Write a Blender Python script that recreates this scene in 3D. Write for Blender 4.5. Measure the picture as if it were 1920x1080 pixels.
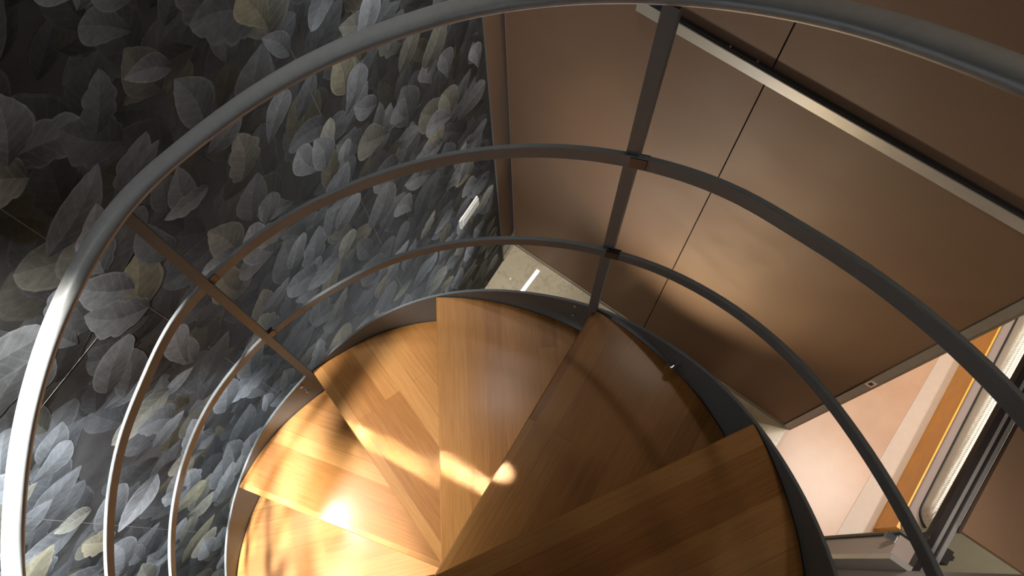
import bpy, bmesh, math, random
import numpy as np
from mathutils import Vector, Matrix

# ------------------------------------------------------------ scene, camera, lights
sc = bpy.context.scene
for o in list(bpy.data.objects): bpy.data.objects.remove(o)
COL = sc.collection
ZF = -2.11                                            # lower floor level; z = 0 is the middle tread
C0 = Vector((0.21782, 1.61847, ZF))                   # corner of the room
U = Vector((0.7711194, -0.63669056, 0))               # along the brown wall
N = Vector((-0.63669056, -0.7711194, 0))              # out of the brown wall, to the stair
LV = Vector((-0.57595342, -0.81748251, 0))            # along the leaf wall
LN = Vector((0.81748251, -0.57595342, 0))             # out of the leaf wall
L0 = Vector((0.0379203, 1.36312366, ZF))
def W(u, n, z): return C0 + U*u + N*n + Vector((0, 0, z))
def LW(s, d, z): return L0 + LV*s + LN*d + Vector((0, 0, z))

cam = bpy.data.cameras.new('camera'); camo = bpy.data.objects.new('camera', cam); COL.objects.link(camo)
cam.sensor_width = 36; cam.lens = 1501.9/1920*36; cam.clip_start = 0.02
CM = Matrix(((0.9980929, 0.06172971, 0), (-0.0584651, 0.94530826, -0.32089581), (-0.0198088, 0.32028383, 0.9471145)))
camo.matrix_world = Matrix.Translation((0.19209652, 0.02958647, 1.85708395)) @ CM.to_4x4()
sc.camera = camo
sc.view_settings.view_transform = 'Standard'; sc.view_settings.look = 'None'
sc.view_settings.exposure = 0.0; sc.view_settings.gamma = 1; sc.view_settings.use_curve_mapping = False
w = bpy.data.worlds.new('world'); sc.world = w; w.use_nodes = True
w.node_tree.nodes['Background'].inputs[0].default_value = (0.95, 0.95, 1.0, 1)
w.node_tree.nodes['Background'].inputs[1].default_value = 0.13

def lamp(name, kind, loc, target, power, color, along=None, **k):
    d = bpy.data.lights.new(name, kind); d.energy = power; d.color = color
    for a, b in k.items(): setattr(d, a, b)
    o = bpy.data.objects.new(name, d); COL.objects.link(o); o.location = loc
    z = (Vector(loc)-Vector(target)).normalized()
    o.rotation_euler = z.to_track_quat('Z', 'Y').to_euler()
    if along:
        x = Vector(along); x = (x-z*x.dot(z)).normalized(); y = z.cross(x)
        o.rotation_euler = Matrix((x, y, z)).transposed().to_euler()
    return o
WARM = (1.0, 0.80, 0.56); NEUT = (1.0, 0.93, 0.84); COOL = (0.90, 0.95, 1.0)
lamp('stair_downlight', 'SPOT', (-0.69, 0.26, 1.10), (-0.60, 0.18, -0.45), 195, (1, .96, .91), spot_size=math.radians(86), spot_blend=1.0, shadow_soft_size=0.016)
lamp('lower_tread_fill', 'SPOT', (-.66, -.42, 1.15), (-.42, .08, -.63), 420, (1, .96, .88), spot_size=math.radians(27), spot_blend=.7, shadow_soft_size=.015)  # unseen spot added to whiten the lowest visible tread
lamp('wall_washer', 'SPOT', LW(1.92, .36, 3.45), LW(1.80, -.48, 1.4), 560, (.92, .96, 1), spot_size=math.radians(62), spot_blend=.25, shadow_soft_size=.02)
lamp('leaf_wall_uplight', 'SPOT', LW(.50, .62, .08), LW(.40, 0, 1.9), 46, COOL, spot_size=math.radians(100), spot_blend=1.0, shadow_soft_size=.06)
lamp('leaf_wall_fill', 'SPOT', LW(.25, .24, 5.0), LW(.50, -.12, 3.2), 70, COOL, spot_size=math.radians(50), spot_blend=.6, shadow_soft_size=.14)  # added overhead fill that lifts the leaf wall, no fixture behind it
lamp('leaf_corner_fill', 'SPOT', LW(-.02, .30, 3.7), LW(.17, -.05, 1.8), 90, COOL, spot_size=math.radians(52), spot_blend=.8, shadow_soft_size=.10)  # extra unseen fill added for the leaf wall near the corner
lamp('brown_wall_uplight', 'SPOT', W(.93, .74, .08), W(.93, 0, 2.05), 128, (1, .75, .46), spot_size=math.radians(75), spot_blend=1.0, shadow_soft_size=0.08)
lamp('corner_light', 'SPOT', W(.45, .30, 2.9), W(.35, .2, 0), 45, (1, .86, .6), spot_size=math.radians(34), spot_blend=.8, shadow_soft_size=0.03)
lamp('landing_light', 'AREA', (.79, .90, 2.36), (.45, .41, .21), 3.6, (1, .85, .68), along=(.09, -.085, 0), shape='RECTANGLE', size=.30, size_y=.08)
lamp('stair_fill', 'SPOT', (.0, .95, 3.2), (.08, .38, 0), 26, (1, .80, .55), spot_size=math.radians(30), spot_blend=1.0, shadow_soft_size=.45)
lamp('streak_helper', 'AREA', (.32, .56, 2.9), (-.07, .265, -.2), .40, (1, .88, .7), along=(.27, -.17, 0), shape='RECTANGLE', size=.42, size_y=.01, spread=math.radians(1))  # unseen narrow lamp added to throw the bright streak across the treads
lamp('ceiling_top_fill', 'SPOT', W(2.0, 1.1, 4.6), W(2.1, .5, 2), 45, (1, .9, .78), spot_size=math.radians(60), spot_blend=1.0, shadow_soft_size=.08)  # weak overhead fill added to lift the top of the lowered ceiling
lamp('bedroom_light', 'AREA', W(2.15, -.35, 1.95), W(2.15, -.35, 0), 17, (1, .87, .76), shape='DISK', size=.3)
lamp('mattress_fill', 'SPOT', W(2.42, -.30, 1.9), W(2.36, -.35, .4), 62, (1, .95, .86), spot_size=math.radians(58), spot_blend=.5, shadow_soft_size=.04)  # fill spot added to make the mattress whiter
lamp('side_board_fill', 'SPOT', W(1.70, -1.35, 1.5), W(2.22, -.45, .12), 45, (1, .85, .6), spot_size=math.radians(60), spot_blend=.8, shadow_soft_size=.03)  # hidden fill added to brighten the bed's wooden side board
lamp('side_wall_fill', 'SPOT', W(2.4, 1.6, 3.0), W(1.9, .62, 1.5), 38, (1, .92, .76), spot_size=math.radians(50), spot_blend=.9, shadow_soft_size=.05)  # off-view fill added for the otherwise unlit beige side wall
lamp('jamb_fill', 'SPOT', W(1.1, .40, 3.4), W(1.66, .76, 1.4), 42, (1, .9, .82), spot_size=math.radians(30), spot_blend=.8, shadow_soft_size=.04)  # off-view fill added to brighten the taupe jamb
lamp('bedroom_spot', 'SPOT', W(1.95, .35, 1.9), W(2.0, .3, 0), 10, (1, .85, .65), spot_size=math.radians(70), spot_blend=.8, shadow_soft_size=.05)

# ------------------------------------------------------------ helpers
def tag(o, label=None, cat=None, group=None, kind=None):
    if label: o['label'] = label
    if cat: o['category'] = cat
    if group: o['group'] = group
    if kind: o['kind'] = kind
    return o
def empty(name, loc=(0, 0, 0)):
    o = bpy.data.objects.new(name, None); o.empty_display_size = .1; COL.objects.link(o); o.location = loc; return o
class MB:
    def __init__(s): s.v = []; s.f = []; s.m = []; s.uv = []
    def face(s, pts, m=0, uv=None):
        i = len(s.v); s.v += [tuple(p) for p in pts]; s.f.append(tuple(range(i, i+len(pts)))); s.m.append(m)
        s.uv += (uv if uv else [(0, 0)]*len(pts))
    def hexa(s, c, m=0, uvf=None):
        # c: 8 corners, bottom 4 then top 4
        for q in ((3, 2, 1, 0), (4, 5, 6, 7), (0, 1, 5, 4), (1, 2, 6, 5), (2, 3, 7, 6), (3, 0, 4, 7)):
            P = [c[k] for k in q]; s.face(P, m, [uvf(p) for p in P] if uvf else None)
    def box(s, fn, a, b, m=0):
        (x0, y0, z0), (x1, y1, z1) = a, b
        s.hexa([fn(x0, y0, z0), fn(x1, y0, z0), fn(x1, y1, z0), fn(x0, y1, z0), fn(x0, y0, z1), fn(x1, y0, z1), fn(x1, y1, z1), fn(x0, y1, z1)], m)
    def sweep(s, rings, m=0, closed=True, cap=True):
        n = len(rings[0]); i0 = len(s.v)
        for r in rings: s.v += [tuple(p) for p in r]
        for i in range(len(rings)-1):
            for j in range(n if closed else n-1):
                k = (j+1) % n
                s.f.append((i0+i*n+j, i0+i*n+k, i0+(i+1)*n+k, i0+(i+1)*n+j)); s.m.append(m); s.uv += [(0, 0)]*4
        if cap:
            s.f.append(tuple(i0+j for j in range(n))); s.m.append(m); s.uv += [(0, 0)]*n
            e = i0+(len(rings)-1)*n
            s.f.append(tuple(e+j for j in reversed(range(n)))); s.m.append(m); s.uv += [(0, 0)]*n
    def build(s, name, mats, parent=None, smooth=None, bevel=0, weld=False):
        me = bpy.data.meshes.new(name); me.from_pydata(s.v, [], s.f)
        if not isinstance(mats, (list, tuple)): mats = [mats]
        for m in mats: me.materials.append(m)
        me.polygons.foreach_set('material_index', s.m)
        ul = me.uv_layers.new(name='UVMap'); ul.data.foreach_set('uv', np.array(s.uv, dtype=float).ravel())
        bm = bmesh.new(); bm.from_mesh(me)
        if weld: bmesh.ops.remove_doubles(bm, verts=bm.verts, dist=1e-6)
        bmesh.ops.recalc_face_normals(bm, faces=bm.faces)
        if smooth is not None:
            for f in bm.faces: f.smooth = True
            for e in bm.edges:
                if len(e.link_faces) == 2 and e.calc_face_angle(0) > math.radians(smooth): e.smooth = False
                elif len(e.link_faces) != 2: e.smooth = False
        bm.to_mesh(me); bm.free()
        o = bpy.data.objects.new(name, me); COL.objects.link(o)
        if parent: o.parent = parent; o.matrix_parent_inverse = Matrix.Translation(-parent.location)
        if bevel:
            b = o.modifiers.new('bevel', 'BEVEL'); b.width = bevel; b.segments = 2; b.limit_method = 'ANGLE'
        return o
def cyl(fn_c, axis, r, L, seg=20, rim=0):
    """cylinder mesh starting at fn_c along axis, with a small chamfered rim"""
    a = Vector(axis).normalized(); x = a.orthogonal().normalized(); y = a.cross(x)
    prof = [(r, 0), (r, L-rim), (r-rim, L)] if rim else [(r, 0), (r, L)]
    m = MB(); m.sweep([[Vector(fn_c)+a*h+(x*math.cos(t)+y*math.sin(t))*rr for t in [2*math.pi*i/seg for i in range(seg)]] for rr, h in prof]); return m

# ------------------------------------------------------------ materials
class NT:
    def __init__(s, name):
        s.mat = bpy.data.materials.new(name); s.mat.use_nodes = True; s.t = s.mat.node_tree; s.b = s.t.nodes['Principled BSDF']
    def n(s, typ, **k):
        x = s.t.nodes.new(typ)
        for a, b in k.items():
            if a.startswith('i_'): x.inputs[a[2:].replace('_', ' ')].default_value = b
            else: setattr(x, a, b)
        return x
    def l(s, a, b): s.t.links.new(a, b)
    def math(s, op, a, b=0.0, c=None):
        x = s.n('ShaderNodeMath', operation=op)
        for i, v in enumerate((a, b, c)):
            if v is None: continue
            if isinstance(v, (int, float)): x.inputs[i].default_value = v
            else: s.l(v, x.inputs[i])
        return x.outputs[0]
    def ramp(s, fac, stops, interp='LINEAR'):
        r = s.n('ShaderNodeValToRGB'); r.color_ramp.interpolation = interp
        while len(r.color_ramp.elements) < len(stops): r.color_ramp.elements.new(.5)
        for e, (p, c) in zip(r.color_ramp.elements, stops): e.position = p; e.color = (*c, 1)
        s.l(fac, r.inputs[0]); return r.outputs[0]
    def noise(s, vec, scale, detail=3, rough=.5):
        x = s.n('ShaderNodeTexNoise'); x.inputs['Scale'].default_value = scale; x.inputs['Detail'].default_value = detail; x.inputs['Roughness'].default_value = rough
        if vec is not None: s.l(vec, x.inputs['Vector'])
        return x.outputs['Fac']
    def mapping(s, vec, scale=(1, 1, 1), loc=(0, 0, 0)):
        x = s.n('ShaderNodeMapping'); x.inputs['Scale'].default_value = scale; x.inputs['Location'].default_value = loc; s.l(vec, x.inputs['Vector']); return x.outputs[0]
    def mix(s, f, a, b, mode='MIX'):
        x = s.n('ShaderNodeMix', data_type='RGBA', blend_type=mode)
        for sock, v in ((x.inputs[0], f), (x.inputs[6], a), (x.inputs[7], b)):
            if isinstance(v, (int, float)): sock.default_value = v
            elif isinstance(v, tuple): sock.default_value = (*v, 1) if len(v) == 3 else v
            else: s.l(v, sock)
        return x.outputs[2]
    def bump(s, h, strength=.2, dist=.001):
        x = s.n('ShaderNodeBump'); x.inputs['Strength'].default_value = strength; x.inputs['Distance'].default_value = dist; s.l(h, x.inputs['Height']); s.l(x.outputs[0], s.b.inputs['Normal'])
    def set(s, col=None, rough=None, metal=None, spec=None, coat=None, coatr=None):
        B = s.b.inputs
        for k, v in (('Base Color', col), ('Roughness', rough), ('Metallic', metal), ('Specular IOR Level', spec), ('Coat Weight', coat), ('Coat Roughness', coatr)):
            if v is None: continue
            if isinstance(v, (int, float)): B[k].default_value = v
            elif isinstance(v, tuple): B[k].default_value = (*v, 1)
            else: s.l(v, B[k])
        return s
def obj_coord(t): return t.n('ShaderNodeTexCoord').outputs['Object']

def painted(name, base, rough=.45, var=.12, metal=0, scale=40, spec=.5):
    t = NT(name); v = obj_coord(t); n1 = t.noise(v, scale, 4); n2 = t.noise(v, 6, 3)
    m = t.math('ADD', t.math('MULTIPLY', n1, .5), t.math('MULTIPLY', n2, .5))
    c = t.ramp(m, [(.3, tuple(x*(1-var) for x in base)), (.7, tuple(min(1, x*(1+var)) for x in base))])
    t.set(c, t.math('ADD', t.math('MULTIPLY', n2, .15), rough-.07), metal, spec); return t.mat
M_STEEL = painted('stair_steel_paint', (.135, .148, .150), .48, .08, .08, 60)
M_RAIL = painted('handrail_paint', (.235, .24, .235), .40, .10, .2, 90)
M_ALU = painted('brushed_aluminium', (.66, .62, .55), .36, .06, .5, 30)
M_CHROME = painted('polished_chrome', (.7, .7, .68), .12, .03, 1.0)
M_BLACK = painted('black_seal', (.012, .011, .012), .5, .1)
M_DARK = painted('dark_bronze', (.035, .028, .028), .4, .1, .3)
M_BROWN = painted('brown_wall_panel', (.240, .140, .082), .64, .07, .12, 220, .4)
M_BASE = painted('greige_baseboard', (.30, .26, .21), .5, .06)
M_GREY = painted('grey_wall_paint', (.36, .34, .32), .6, .05)
M_PINKG = painted('taupe_jamb', (.55, .44, .38), .5, .05)
M_ORANGE = painted('honey_wood_board', (.82, .38, .05), .45, .10, 0, 12)
M_BEDG = painted('grey_upholstery', (.24, .19, .18), .8, .06, 0, 120)

def m_wood():
    t = NT('oak_parquet_staves')
    uv = t.n('ShaderNodeUVMap').outputs[0]
    oi = t.n('ShaderNodeObjectInfo').outputs['Random']
    off = t.n('ShaderNodeCombineXYZ'); t.l(t.math('MULTIPLY', oi, 7.3), off.inputs[0]); t.l(t.math('MULTIPLY', oi, .35), off.inputs[1])
    va = t.n('ShaderNodeVectorMath', operation='ADD'); t.l(uv, va.inputs[0]); t.l(off.outputs[0], va.inputs[1]); v = va.outputs[0]
    br = t.n('ShaderNodeTexBrick'); t.l(v, br.inputs['Vector']); br.offset = .37; br.offset_frequency = 2
    br.inputs['Scale'].default_value = 1; br.inputs['Brick Width'].default_value = 1.4; br.inputs['Row Height'].default_value = .043
    br.inputs['Mortar Size'].default_value = .0006; br.inputs['Color1'].default_value = (0, 0, 0, 1); br.inputs['Color2'].default_value = (1, 1, 1, 1); br.inputs['Mortar'].default_value = (0.25, .25, .25, 1)
    br.inputs['Bias'].default_value = 0
    g = t.noise(t.mapping(v, (3, 60, 1)), 3, 6, .65)
    g2 = t.noise(t.mapping(v, (9, 260, 1)), 2, 3, .6)
    f = t.math('ADD', t.math('MULTIPLY', br.outputs[0], .34), t.math('ADD', t.math('MULTIPLY', g, .50), t.math('MULTIPLY', g2, .2)))
    c = t.ramp(f, [(.2, (.175, .064, .013)), (.5, (.28, .122, .031)), (.85, (.40, .20, .065))])
    t.set(c, t.math('ADD', t.math('MULTIPLY', g, .15), .28), 0, .10, .08, .16); t.bump(g2, .15, .0006); return t.mat
M_WOOD = m_wood()
def m_leaf():
    t = NT('printed_leaf')
    uv = t.n('ShaderNodeUVMap').outputs[0]
    sx = t.n('ShaderNodeSeparateXYZ'); t.l(uv, sx.inputs[0]); u, v = sx.outputs[0], sx.outputs[1]
    att = t.n('ShaderNodeAttribute'); att.attribute_name = 'leafcol'
    au = t.math('ABSOLUTE', u)
    # side veins: stripes that run forward from the midrib
    ph = t.math('SUBTRACT', t.math('MULTIPLY', v, 44), t.math('MULTIPLY', au, 11))
    vein = t.math('POWER', t.math('MULTIPLY', t.math('ADD', t.math('SINE', ph), 1), .5), 9)
    mid = t.math('SUBTRACT', 1, t.math('SMOOTH_MIN', t.math('MULTIPLY', au, 22), 1, .2))
    half = t.math('MULTIPLY', t.math('GREATER_THAN', u, 0), -.26)
    grad = t.math('ADD', t.math('MULTIPLY', v, .85), .42)
    rim = t.math('MULTIPLY', t.math('GREATER_THAN', au, .88), .20)
    pn = t.noise(obj_coord(t), 38, 5, .65)
    k = t.math('ADD', t.math('ADD', grad, half), t.math('ADD', rim, t.math('MULTIPLY', vein, .14)))
    k = t.math('ADD', k, t.math('MULTIPLY', mid, .18))
    k = t.math('MULTIPLY', k, t.math('ADD', t.math('MULTIPLY', pn, 1.1), .42))
    c = t.n('ShaderNodeVectorMath', operation='SCALE'); t.l(att.outputs['Color'], c.inputs[0]); t.l(k, c.inputs['Scale'])
    t.set(c.outputs[0], .75, 0, .2); return t.mat
M_LEAF = m_leaf()
def m_tile():
    t = NT('dark_printed_tile'); v = obj_coord(t)
    c = t.ramp(t.noise(v, 7, 5, .6), [(.3, (.018, .018, .018)), (.7, (.055, .057, .058))])
    t.set(c, .75, 0, .2); return t.mat
M_TILE = m_tile()
M_GROUT = painted('pale_grout', (.17, .17, .16), .6, .05)
def m_marble():
    t = NT('beige_marble'); v = obj_coord(t)
    a = t.noise(v, 2.2, 7, .6); b = t.noise(v, 9, 5, .7)
    ve = t.math('ABSOLUTE', t.math('SUBTRACT', t.noise(v, 3.1, 6, .6), .5))
    c = t.ramp(t.math('ADD', t.math('MULTIPLY', a, .6), t.math('MULTIPLY', b, .4)), [(.3, (.42, .35, .24)), (.7, (.56, .49, .36))])
    c = t.mix(t.math('MULTIPLY', t.math('LESS_THAN', ve, .012), .35), c, (.33, .26, .17))
    t.set(c, .22, 0, .5); return t.mat
M_MARBLE = m_marble()
def m_pink():
    t = NT('rose_stone_floor'); v = obj_coord(t)
    c = t.ramp(t.noise(v, 3, 6, .6), [(.3, (.44, .27, .18)), (.7, (.53, .35, .25))]); t.set(c, .35, 0, .5); return t.mat
M_PINK = m_pink()
def m_quilt():
    t = NT('white_quilted_fabric'); v = t.n('ShaderNodeUVMap').outputs[0]
    s = t.n('ShaderNodeSeparateXYZ'); t.l(v, s.inputs[0])
    a = t.math('SINE', t.math('MULTIPLY', t.math('ADD', s.outputs[0], s.outputs[1]), 260)); b = t.math('SINE', t.math('MULTIPLY', t.math('SUBTRACT', s.outputs[0], s.outputs[1]), 260))
    q = t.math('MULTIPLY', t.math('ADD', t.math('MULTIPLY', a, b), 1), .5)
    n = t.noise(obj_coord(t), 9, 4, .6)
    c = t.ramp(q, [(0, (.70, .67, .60)), (.6, (.86, .84, .79))]); t.set(c, .8); t.bump(t.math('ADD', q, t.math('MULTIPLY', n, 2.5)), .8, .006); return t.mat
M_QUILT = m_quilt()
def m_emit(name, col, s):
    t = NT(name); t.b.inputs['Base Color'].default_value = (*col, 1); t.b.inputs['Emission Color'].default_value = (*col, 1); t.b.inputs['Emission Strength'].default_value = s; return t.mat
M_LED = m_emit('led_strip_diffuser', (1, .97, .88), 1.6)

# ------------------------------------------------------------ setting
def struct(o, label=None, cat=None):
    o['kind'] = 'structure'
    if label: o['label'] = label
    if cat: o['category'] = cat
    return o
# floors (marble in the stair hall, rose stone in the bedroom)
m = MB(); a, b = W(-.9, 2.9, 0), W(1.66, 2.9, 0); 
m.hexa([W(-.9, -.06, -.1), W(1.66, -.06, -.1), W(1.66, 2.9, -.1), W(-.9, 2.9, -.1), W(-.9, -.06, 0), W(1.66, -.06, 0), W(1.66, 2.9, 0), W(-.9, 2.9, 0)])
struct(m.build('floor', M_MARBLE), 'beige marble floor of the stair hall', 'floor')
m = MB(); m.box(W, (1.66, -2.6, -.1), (2.56, 2.9, 0)); m.box(W, (2.56, -2.6, -.1), (3.6, 2.9, 0), 1)
struct(m.build('floor', [M_PINK, M_MARBLE]), 'rose stone floor seen through the doorway beside the bed', 'floor')
m = MB(); m.box(W, (2.094, -2.2, 0), (2.214, .6, .003)); struct(m.build('trim_1', painted('pale_stone_band', (.52, .43, .37), .5, .05)), 'pale stone band in the floor along the bed', 'floor band')

# leaf wall: a dark printed tile slab covered with printed leaves
rnd = random.Random(11)
S0, S1, ZH = -.20, 2.6, 4.6
m = MB()
m.box(LW, (S0, -.035, .0), (S1, 0, ZH))
nbase = len(m.f)
cols = [(0, 0, 0)]*sum(len(f) for f in m.f)
half_outline = {
 'ovate':  [(0, 0), (.10, .42), (.24, .82), (.42, 1.0), (.60, .90), (.78, .60), (.92, .24), (1, 0)],
 'obov':   [(0, 0), (.12, .25), (.30, .55), (.52, .88), (.72, 1.0), (.87, .80), (.96, .40), (1, 0)],
 'round':  [(0, 0), (.07, .55), (.20, .90), (.42, 1.02), (.62, .98), (.80, .80), (.92, .50), (1, 0)],
 'wavy':   [(0, 0), (.10, .60), (.20, .72), (.32, 1.0), (.45, .84), (.60, .96), (.74, .60), (.86, .44), (1, 0)]}
def leaf(s, z, L, Wd, ang, kind, col, off, curve):
    pr = half_outline[kind]; ca, sa = math.cos(ang), math.sin(ang)
    # densify
    P = []
    for (a0, w0), (a1, w1) in zip(pr[:-1], pr[1:]):
        for k in range(2):
            t = k/2; P.append((a0+(a1-a0)*t, w0+(w1-w0)*t + (0.05*math.sin(math.pi*t) if 0 < t < 1 else 0)))
    P.append(pr[-1])
    def T(x, y):
        y = y + curve*math.sin(math.pi*min(1, max(0, x)))*L
        X = (x-.5)*L; Y = y
        return LW(s + X*ca - Y*sa, off, z + X*sa + Y*ca)
    for sg in (1, -1):
        for (a0, w0), (a1, w1) in zip(P[:-1], P[1:]):
            A = T(a0, 0); B = T(a1, 0); D = T(a1, sg*w1*Wd/2); E = T(a0, sg*w0*Wd/2)
            pts, uv = [A, B], [(0, a0), (0, a1)]
            if w1 > 1e-4: pts.append(D); uv.append((sg, a1))
            if w0 > 1e-4: pts.append(E); uv.append((sg, a0))
            if len(pts) < 3: continue
            if sg < 0: pts.reverse(); uv.reverse()
            m.face(pts, 1, uv); cols.extend([col]*len(pts))
NL = 3400
GR = .02; layer_grid = {}
for i in range(NL):
    s = rnd.uniform(S0+.02, 2.1); z = rnd.uniform(.0, 3.75)
    fr = i/NL
    L = rnd.uniform(.095, .175); Wd = L*rnd.uniform(.45, .78); kind = rnd.choice(['ovate', 'ovate', 'obov', 'round', 'wavy'])
    ang = rnd.gauss(math.radians(112), math.radians(58))
    s = min(max(s, S0+abs(math.cos(ang))*L*.5+abs(math.sin(ang))*Wd*.5+.01), 2.2)
    if fr < .5: g = rnd.uniform(.04, .09)
    elif fr < .82: g = rnd.uniform(.12, .22)
    else: g = rnd.uniform(.20, .36)
    if fr > .5 and rnd.random() < .46: continue           # gaps that show the dark ground
    r = rnd.random()
    tint = (.91, .99, 1.06) if r < .66 else (1.0, 1.02, .88) if r < .80 else (.88, .98, 1.08) if r < .93 else (1.10, 1.05, .76)
    # lowest print layer that lies above everything this leaf overlaps
    cells = set(); ca, sa = math.cos(ang), math.sin(ang)
    nx, ny = int(L/GR)+1, int(Wd*1.3/GR)+1
    for a_ in range(nx+1):
        for b_ in range(ny+1):
            x, y = (a_/nx-.5)*L*1.05, (b_/ny-.5)*Wd*1.35
            cells.add((int((s+x*ca-y*sa)/GR+100), int((z+x*sa+y*ca)/GR)))
    lay = 1+max(layer_grid.get(c, 0) for c in cells)
    for c in cells: layer_grid[c] = lay
    leaf(s, z, L, Wd, ang, kind, tuple(g*x for x in tint), lay*1.6e-5, rnd.uniform(-.12, .12))
# tile joints
for s in (.438, .995, 1.465, 2.02): m.box(LW, (s-.0006, 0, 0), (s+.0006, .0004, ZH), 2)
m.box(LW, (.86, 0, 2.527), (S1, .00035, 2.5278), 2)
m.box(LW, (S0-.003, -.03, 0), (S0, .005, ZH), 2)
cols.extend([(0, 0, 0)]*(sum(len(f) for f in m.f)-len(cols)))
me = bpy.data.meshes.new('wall_left'); me.from_pydata(m.v, [], m.f)
for x in (M_TILE, M_LEAF, M_GROUT): me.materials.append(x)
me.polygons.foreach_set('material_index', m.m)
me.uv_layers.new(name='UVMap').data.foreach_set('uv', np.array(m.uv, dtype=float).ravel())
ca_ = me.color_attributes.new('leafcol', 'FLOAT_COLOR', 'CORNER')
ca_.data.foreach_set('color', np.hstack([np.array(cols, dtype=float), np.ones((len(cols), 1))]).ravel())
wl = bpy.data.objects.new('wall_left', me); COL.objects.link(wl)
struct(wl, 'dark glossy tile wall printed with grey overlapping leaves', 'wall')
pl = empty('light_switch', LW(.005, 0, 1.03)); tag(pl, 'white horizontal light switch plate on the leaf printed wall', 'light switch')
m = MB(); m.box(LW, (-.060, .0009, .985), (.070, .008, 1.062)); m.build('cover_plate', painted('white_plastic', (.85, .85, .82), .4, .02), pl, bevel=.002)
for q in (-.043, -.005, .033):
    m = MB(); m.box(LW, (q-.0165, .008, .999), (q+.0205, .0105, 1.048)); m.build('rocker', bpy.data.materials['white_plastic'], pl, bevel=.0012)
# narrow brown return between leaf tiles and the corner
cs = -(Vector(L0-W(0, 0, 0)).length) - .01
m = MB(); m.box(LW, (cs-.05, -.06, .03), (S0+.03, -.036, ZH))
struct(m.build('wall_back', M_BROWN), 'narrow brown strip of wall in the corner next to the leaf tiles', 'wall')

# brown wall with one joint, baseboard and shadow gap
m = MB(); UE = 1.632
m.box(W, (.006, -.03, .032), (.8105, 0, 4.6)); m.box(W, (.8145, -.03, .032), (UE, 0, 4.6))
m.box(W, (0, -.055, .0), (UE, -.03, 4.6), 1); m.box(W, (UE, -.055, 2.14), (3.4, 0, 4.6), 0)
struct(m.build('wall_right', [M_BROWN, M_BLACK]), 'brown satin panel wall with a thin dark vertical joint', 'wall')
m = MB(); m.box(W, (.0, -.03, 0), (UE+.012, .004, .026))
struct(m.build('baseboard_right', M_BASE, bevel=.001), 'thin greige baseboard along the foot of the brown wall', 'baseboard')
m = MB(); m.box(LW, (cs+.03, -.055, 0), (S0+.0, -.012, .022))
struct(m.build('baseboard_back', M_BASE, bevel=.001), 'short greige baseboard in the corner by the leaf tiles', 'baseboard')

# ------------------------------------------------------------ metal channel on the brown wall
ch = empty('wall_channel', W(.44, 0, 2.264)); tag(ch, 'long slim brushed metal channel fixed across the brown wall', 'channel')
m = MB(); m.box(W, (.44, .011, 2.264), (UE+.03, .0145, 2.304)); m.build('front_plate', M_ALU, ch, bevel=.0006)
m = MB(); m.box(W, (.44, .0, 2.268), (UE+.03, .0105, 2.315)); m.build('channel_body_shade', M_BLACK, ch)  # black body stands above the plate, painting in the bar's upward shadow
for q in (.775, .70): 
    m = cyl(W(q, .006, 2.315), (0, 0, 1), .0035, .006); s_ = m.build('screw', M_CHROME, ch)

# ------------------------------------------------------------ doorway to the bedroom
dr = empty('door_1', W(UE+.02, 0, 0)); struct(dr, 'aluminium framed doorway at the end of the brown wall', 'doorway')
m = MB(); m.box(W, (UE+.002, -.05, .0), (UE+.032, .006, 2.06)); m.box(W, (UE+.032, -.05, 0), (UE+.044, -.000, 2.06), 1)
m.build('jamb', [painted('grey_jamb_profile', (.30, .29, .28), .35, .08, .2), M_BASE], dr, bevel=.0008)
m = MB(); m.box(W, (UE+.004, .006, 1.015), (UE+.030, .0085, 1.075)); sp = m.build('strike_plate', M_CHROME, dr, bevel=.0008); sp['label'] = 'chrome strike plate'
m = MB(); m.box(W, (UE+.010, .0086, 1.030), (UE+.024, .0092, 1.060)); m.build('latch_slot', M_BLACK, sp)
m = MB(); m.box(W, (1.652, .694, 0), (1.70, .748, 2.02)); m.build('jamb', M_PINKG, dr, bevel=.001)
m = MB(); m.box(W, (1.646, .688, 0), (1.70, .694, 2.02)); sl = m.build('seal', M_BLACK, dr); sl['label'] = 'black rubber seal'
m = MB(); m.box(W, (1.646, .748, 0), (1.70, .762, 2.05)); m.build('edge_profile', M_ALU, dr, bevel=.001)
hd = MB(); hd.box(W, (1.696, -.055, 2.02), (1.711, .80, 2.054)); hd.box(W, (1.719, -.055, 2.03), (1.729, .80, 2.046))
h_ = hd.build('header', M_DARK, dr, bevel=.001); h_['label'] = 'dark bronze header beam'
hd = MB(); hd.box(W, (1.711, .10, 2.03), (1.719, .80, 2.055)); hd.box(W, (1.729, .30, 2.03), (1.739, .80, 2.052)); hd.build('header_track', bpy.data.materials['grey_jamb_profile'], dr, bevel=.0008)
m = MB(); m.box(W, (1.628, .700, 2.0), (1.652, .716, 2.014)); hp = m.build('hinge', M_CHROME, dr, bevel=.002); hp['label'] = 'chrome hinge block'
m = cyl(W(1.683, .675, 2.054), (0, 0, 1), .009, .014, 20, .002); hk = m.build('hinge_pin', M_CHROME, dr, smooth=40)
m = MB(); m.box(W, (1.740, .665, 2.02), (1.756, .70, 2.05)); m.box(W, (1.756, .672, 2.03), (1.764, .682, 2.045)); m.build('clamp', M_DARK, dr, bevel=.001)

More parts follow.
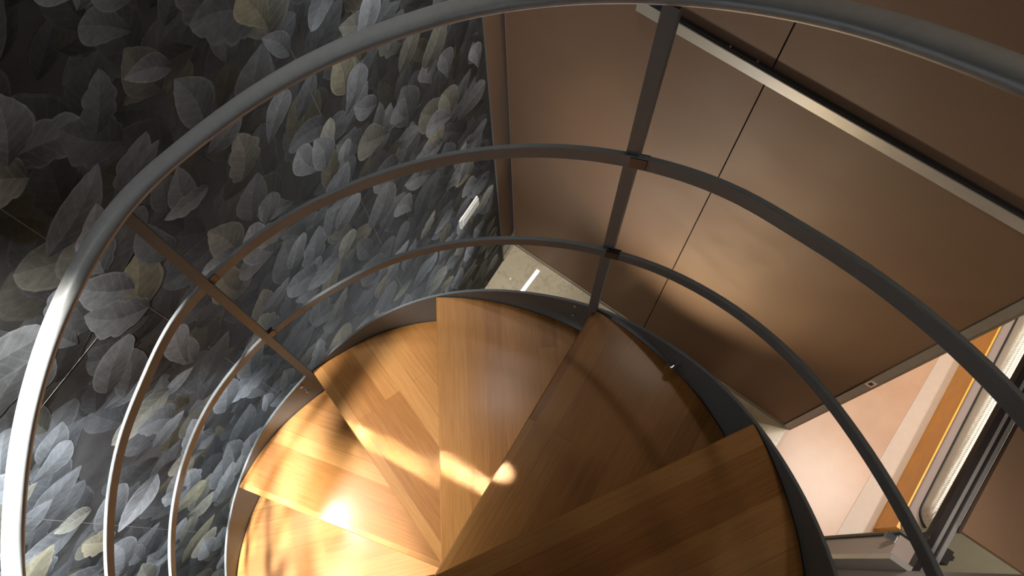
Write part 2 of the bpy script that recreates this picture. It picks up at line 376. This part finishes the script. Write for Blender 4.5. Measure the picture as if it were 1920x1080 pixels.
# grey wall beside the doorway, wall of the bedroom and its lowered ceiling
m = MB(); m.box(W, (1.69, .762, 0), (1.78, 2.9, 3.6)); struct(m.build('wall_front', M_GREY), 'plain grey wall beside the bedroom doorway', 'wall')
m = MB(); m.box(W, (1.740, -2.6, 2.058), (3.4, .622, 2.074)); m.box(W, (1.740, -.0, 2.05), (1.745, .622, 2.058), 1)
struct(m.build('ceiling', [M_BROWN, M_BLACK]), 'brown top of the lowered bedroom ceiling beyond the doorway', 'ceiling')
m = MB(); m.box(W, (1.746, .60, 0), (3.4, .622, 2.057)); struct(m.build('wall_side', painted('warm_beige_paint', (.50, .44, .31), .6, .05)), 'warm beige side wall below the lowered ceiling', 'wall')
m = MB(); m.box(W, (3.4, -2.6, 0), (3.5, 2.9, 2.05)); m.box(W, (UE, -2.7, 0), (3.4, -2.6, 2.05)); m.box(W, (UE-.1, -2.6, 0), (UE-.0, -.06, 2.05))
struct(m.build('wall_far', M_BASE), 'pale greige bedroom wall behind the bed', 'wall')

# bed: side board, upholstered frame, and a mattress on it
def BW(u, n, z): return W(u+.031*n, n, z)
bd = empty('bed', W(2.23, -1.0, 0)); tag(bd, 'low bed with honey wood side and grey upholstered rim beyond the doorway', 'bed')
m = MB(); m.box(BW, (2.216, -2.2, .0), (2.236, .175, .25)); m.build('side_board', M_ORANGE, bd, bevel=.004)
def rr(u0, u1, n0, n1, r, seg=8):
    pts = []
    for cu, cn, a0 in ((u1-r, n1-r, 0), (u0+r, n1-r, 90), (u0+r, n0+r, 180), (u1-r, n0+r, 270)):
        for k in range(seg+1):
            t = math.radians(a0+90*k/seg); pts.append((cu+r*math.cos(t), cn+r*math.sin(t)))
    return pts
def slab(u0, u1, n0, n1, r, z0, z1, bev, name, mat, parent, k=4, uvs=False):
    m = MB(); rings = []
    prof = [(0, z0)]+[(bev*(1-math.cos(math.pi/2*i/k)), z1-bev+bev*math.sin(math.pi/2*i/k)) for i in range(k+1)]
    for ins, z in prof:
        rings.append([BW(u, n, z) for u, n in rr(u0+ins, u1-ins, n0+ins, n1-ins, max(r-ins, .004))])
    m.sweep(rings); o = m.build(name, mat, parent, smooth=50)
    if uvs:
        me = o.data; uvl = me.uv_layers[0].data
        for lp in me.loops:
            q = me.vertices[lp.vertex_index].co - (W(0, 0, 0)-(parent.location if parent else Vector())); uvl[lp.index].uv = (q.dot(U), q.dot(N)+q.z)
    return o
slab(2.224, 3.1, -2.2, .19, .05, .02, .262, .010, 'bed_frame', M_BEDG, bd)
mt = empty('mattress', W(2.3, -1, .263)); tag(mt, 'bright white quilted mattress with rounded corner lying on the grey bed', 'mattress')
slab(2.260, 3.06, -2.15, .118, .085, .262, .272, .003, 'piping', M_BLACK, mt)
slab(2.266, 3.05, -2.15, .112, .08, .272, .40, .06, 'mattress_body', M_QUILT, mt, 8, True)

# slim light strip let into the marble floor by the corner
ls = empty('floor_light', W(.19, .1, 0)); tag(ls, 'slim bright light strip let into the marble floor near the corner', 'light strip')
m = MB(); m.box(W, (.181, .045, 0), (.200, .40, .003)); m.build('diffuser', M_LED, ls, bevel=.0005)
m = MB(); m.box(W, (.178, .040, 0), (.181, .405, .0035)); m.box(W, (.200, .040, 0), (.203, .405, .0035)); m.build('trim_frame', M_ALU, ls)
m = cyl(W(.100, .17, 0), (0, 0, 1), .006, .006, 16, .001); st = m.build('floor_stud', bpy.data.materials['white_plastic'], smooth=40); tag(st, 'tiny pale metal stud on the marble floor left of the light strip', 'stud')

# ------------------------------------------------------------ the spiral staircase
H = 0.21136; A_ = math.radians(35.437); A0 = math.radians(90.045)
def interp(tab):
    xs, ys = zip(*tab)
    def f(t):
        if t <= xs[0]: return ys[0]
        if t >= xs[-1]: return ys[-1]
        i = max(k for k in range(len(xs)) if xs[k] <= t); i = min(i, len(xs)-2)
        y0 = ys[max(i-1, 0)]; y1 = ys[i]; y2 = ys[i+1]; y3 = ys[min(i+2, len(ys)-1)]
        x0 = xs[max(i-1, 0)]; x3 = xs[min(i+2, len(xs)-1)]
        q = (t-xs[i])/(xs[i+1]-xs[i]); d = xs[i+1]-xs[i]
        m1 = (y2-y0)/max(xs[i+1]-x0, 1e-6)*d; m2 = (y3-y1)/max(x3-xs[i], 1e-6)*d
        return (2*q**3-3*q*q+1)*y1+(q**3-2*q*q+q)*m1+(-2*q**3+3*q*q)*y2+(q**3-q*q)*m2
    return f
rB = interp([(-4, .650), (-3, .657), (-2.4, .659), (-2.1, .655), (-1.75, .648), (-1.4, .642), (-1.05, .634), (-.7, .636), (-.4, .645), (0, .648), (.6, .642), (1.0, .645), (1.4, .649), (1.8, .654), (2.2, .656), (2.6, .657), (3.2, .650), (4.2, .648)])
rH = interp([(-4, .648), (-2.41, .642), (-2.1, .638), (-1.7, .642), (-1.3, .651), (-.95, .657), (-.55, .648), (-.16, .647), (.2, .647), (.42, .650), (.9, .653), (1.35, .655), (1.66, .652), (2.5, .650), (4, .650)])
r1 = interp([(-4, .648), (-2.4, .644), (-1.8, .646), (-1.5, .645), (-1.2, .652), (-1.0, .649), (-.6, .641), (-.15, .632), (.3, .632), (1.0, .637), (1.3, .637), (1.6, .631), (2.2, .638), (3, .645), (4, .648)])
r2 = interp([(-4, .650), (-2.2, .659), (-1.85, .658), (-1.45, .652), (-1.0, .636), (-.5, .621), (-.1, .622), (.5, .624), (.95, .631), (1.3, .638), (1.75, .642), (2.2, .638), (2.5, .639), (3.2, .645), (4, .648)])
def P(th, r, z=0.0):
    a = A0-th*A_; return Vector((r*math.cos(a), r*math.sin(a), H*th+z))
st = empty('spiral_staircase', (0, 0, ZF))
tag(st, 'steel spiral staircase with oak treads, curved handrail and flat rails', 'staircase')
KMIN, KMAX = -11, 8
NOSE = {-2: -1.864, -1: -.934, 0: .015, 1: .975, 2: 1.945}
def tn(k): return NOSE.get(k, (1.945+(k-2)*.953) if k > 2 else (-1.864+(k+2)*.953))
def frange(a, b, st_):
    n = max(2, int(round((b-a)/st_))); return [a+(b-a)*i/n for i in range(n+1)]
TH = .035
for kk in range(KMIN+1, KMAX+1):
    k = tn(kk); k2 = tn(kk+1); zt = H*k; DZ = H*(k-tn(kk-1))
    def R_(t): return rB(t)-.0015
    arc = [Vector((R_(t)*math.cos(A0-t*A_), R_(t)*math.sin(A0-t*A_), 0)) for t in frange(k, k2+.06, .04)]
    a = A0-k*A_; d = Vector((math.cos(a), math.sin(a), 0)); pn = Vector((-d.y, d.x, 0))
    inner = [Vector((0, 0, 0))-d*.0-pn*.0]
    out = inner+arc
    # a few points along the back edge stay straight; nosing edge rounded by the bevel
    m = MB()
    def uvf(p): return (p.dot(d), p.dot(pn))
    top = [q+Vector((0, 0, zt)) for q in out]; bot = [q+Vector((0, 0, zt-TH)) for q in out]
    m.face(top, 0, [uvf(q) for q in out]); m.face(list(reversed(bot)), 0, [uvf(q) for q in reversed(out)])
    nn = len(out)
    for i in range(nn):
        j = (i+1) % nn
        m.face([bot[i], bot[j], top[j], top[i]], 0, [uvf(out[i])]*2+[uvf(out[j])]*2)
    t_ = m.build('tread', M_WOOD, st, weld=True, bevel=.0022)
    # steel riser plate closing the gap under the nosing
    m = MB(); e0 = d*.03-pn*.012; e1 = d*(rB(k)-.004)-pn*.012; th_ = -pn*.004
    lo, hi = Vector((0, 0, max(zt-DZ+.001, ZF+.001))), Vector((0, 0, zt-TH-.0005))
    m.hexa([e0+lo, e1+lo, e1+th_+lo, e0+th_+lo, e0+hi, e1+hi, e1+th_+hi, e0+th_+hi]); m.build('riser', M_STEEL, st)
def strip(name, rf, z0, hh, th, mat, t0, t1, inward=False, step=.05, bevel=0):
    m = MB(); rings = []
    for t in frange(t0, t1, step):
        r = rf(t); ri, ro = (r, r+th)
        rings.append([P(t, ri, z0-hh), P(t, ro, z0-hh), P(t, ro, z0), P(t, ri, z0)])
    m.sweep(rings); return m.build(name, mat, st, smooth=35, bevel=bevel)
T0, T1 = -9.9, 9.0
sb = strip('stringer', rB, 0, .275, .006, M_STEEL, T0, T1, bevel=.0012)
Z1, Z2, ZHR = .70, .3688, 1.0071
strip('guard_rail', r1, Z1, .033, .007, M_STEEL, T0, T1, bevel=.0015)
strip('guard_rail', r2, Z2, .030, .007, M_STEEL, T0, T1, bevel=.0015)
# handrail: rounded tube on a slim flat bar
m = MB(); rings = []; HW, HHT = .0172, .0150
for t in frange(T0, T1, .04):
    r = rH(t); ring = []; k_ = min(1, max(0, (t+1.05)/.35)); HW = .0170-.0032*k_; HHT = HW*.9
    for i in range(24):
        q = 2*math.pi*i/24; cx = math.copysign(abs(math.cos(q))**.85, math.cos(q)); cz = math.copysign(abs(math.sin(q))**.85, math.sin(q))
        ring.append(P(t, r+HW*cx, ZHR+HHT*cz))
    rings.append(ring)
m.sweep(rings); hr_ = m.build('handrail', M_RAIL, st, smooth=60)
# posts: flat bars welded to the inside of the stringer, with weld tabs at each guard rail
def post(th):
    base = P(th, rB(th)-.0045, -.03); top = P(th, rH(th)-.004, ZHR-.010)
    a = A0-th*A_; rad = Vector((math.cos(a), math.sin(a), 0)); tn = Vector((math.sin(a), -math.cos(a), 0))
    m = MB(); w2, d2 = .0092, .0055
    q0 = [base+tn*w2*sx+rad*d2*sy for sx, sy in ((-1, -1), (1, -1), (1, 1), (-1, 1))]; q1 = [top+tn*w2*sx+rad*d2*sy for sx, sy in ((-1, -1), (1, -1), (1, 1), (-1, 1))]
    m.hexa(q0+q1); po = m.build('post', M_STEEL, st, bevel=.0012)
    for z, rf in ((Z1-.014, r1), (Z2-.012, r2)):
        m = MB(); dt = .024/ (A_*.645) 
        ring = []
        for t in (th-.0, th+dt):
            r = rf(t); ring.append([P(t, r-.0015, z-.014), P(t, r+.0085, z-.014), P(t, r+.0085, z+.012), P(t, r-.0015, z+.012)])
        m.sweep(ring); m.build('weld_tab', M_DARK, po)
    for z in (-.02, -.085):
        c_ = P(th-.10, rB(th-.1)-.0005, z); m = cyl(c_, -rad, .0045, .004, 12, .001); m.build('bolt', M_CHROME, po, smooth=40)
    return po
for th in (-6.77, -4.83, -2.90, -.962, .973, 2.91, 4.85, 6.79): post(th)
m = cyl(P(1.50, rB(1.5)-.0005, -.06), -Vector((math.cos(A0-1.5*A_), math.sin(A0-1.5*A_), 0)), .007, .02, 14, .002); m.build('bolt', M_CHROME, st, smooth=40)
# slim newel rod at the centre where the treads meet
m = cyl((0, 0, ZF), (0, 0, 1), .011, -ZF+H*tn(KMAX)-.02, 20); m.build('newel', M_STEEL, st, smooth=40)
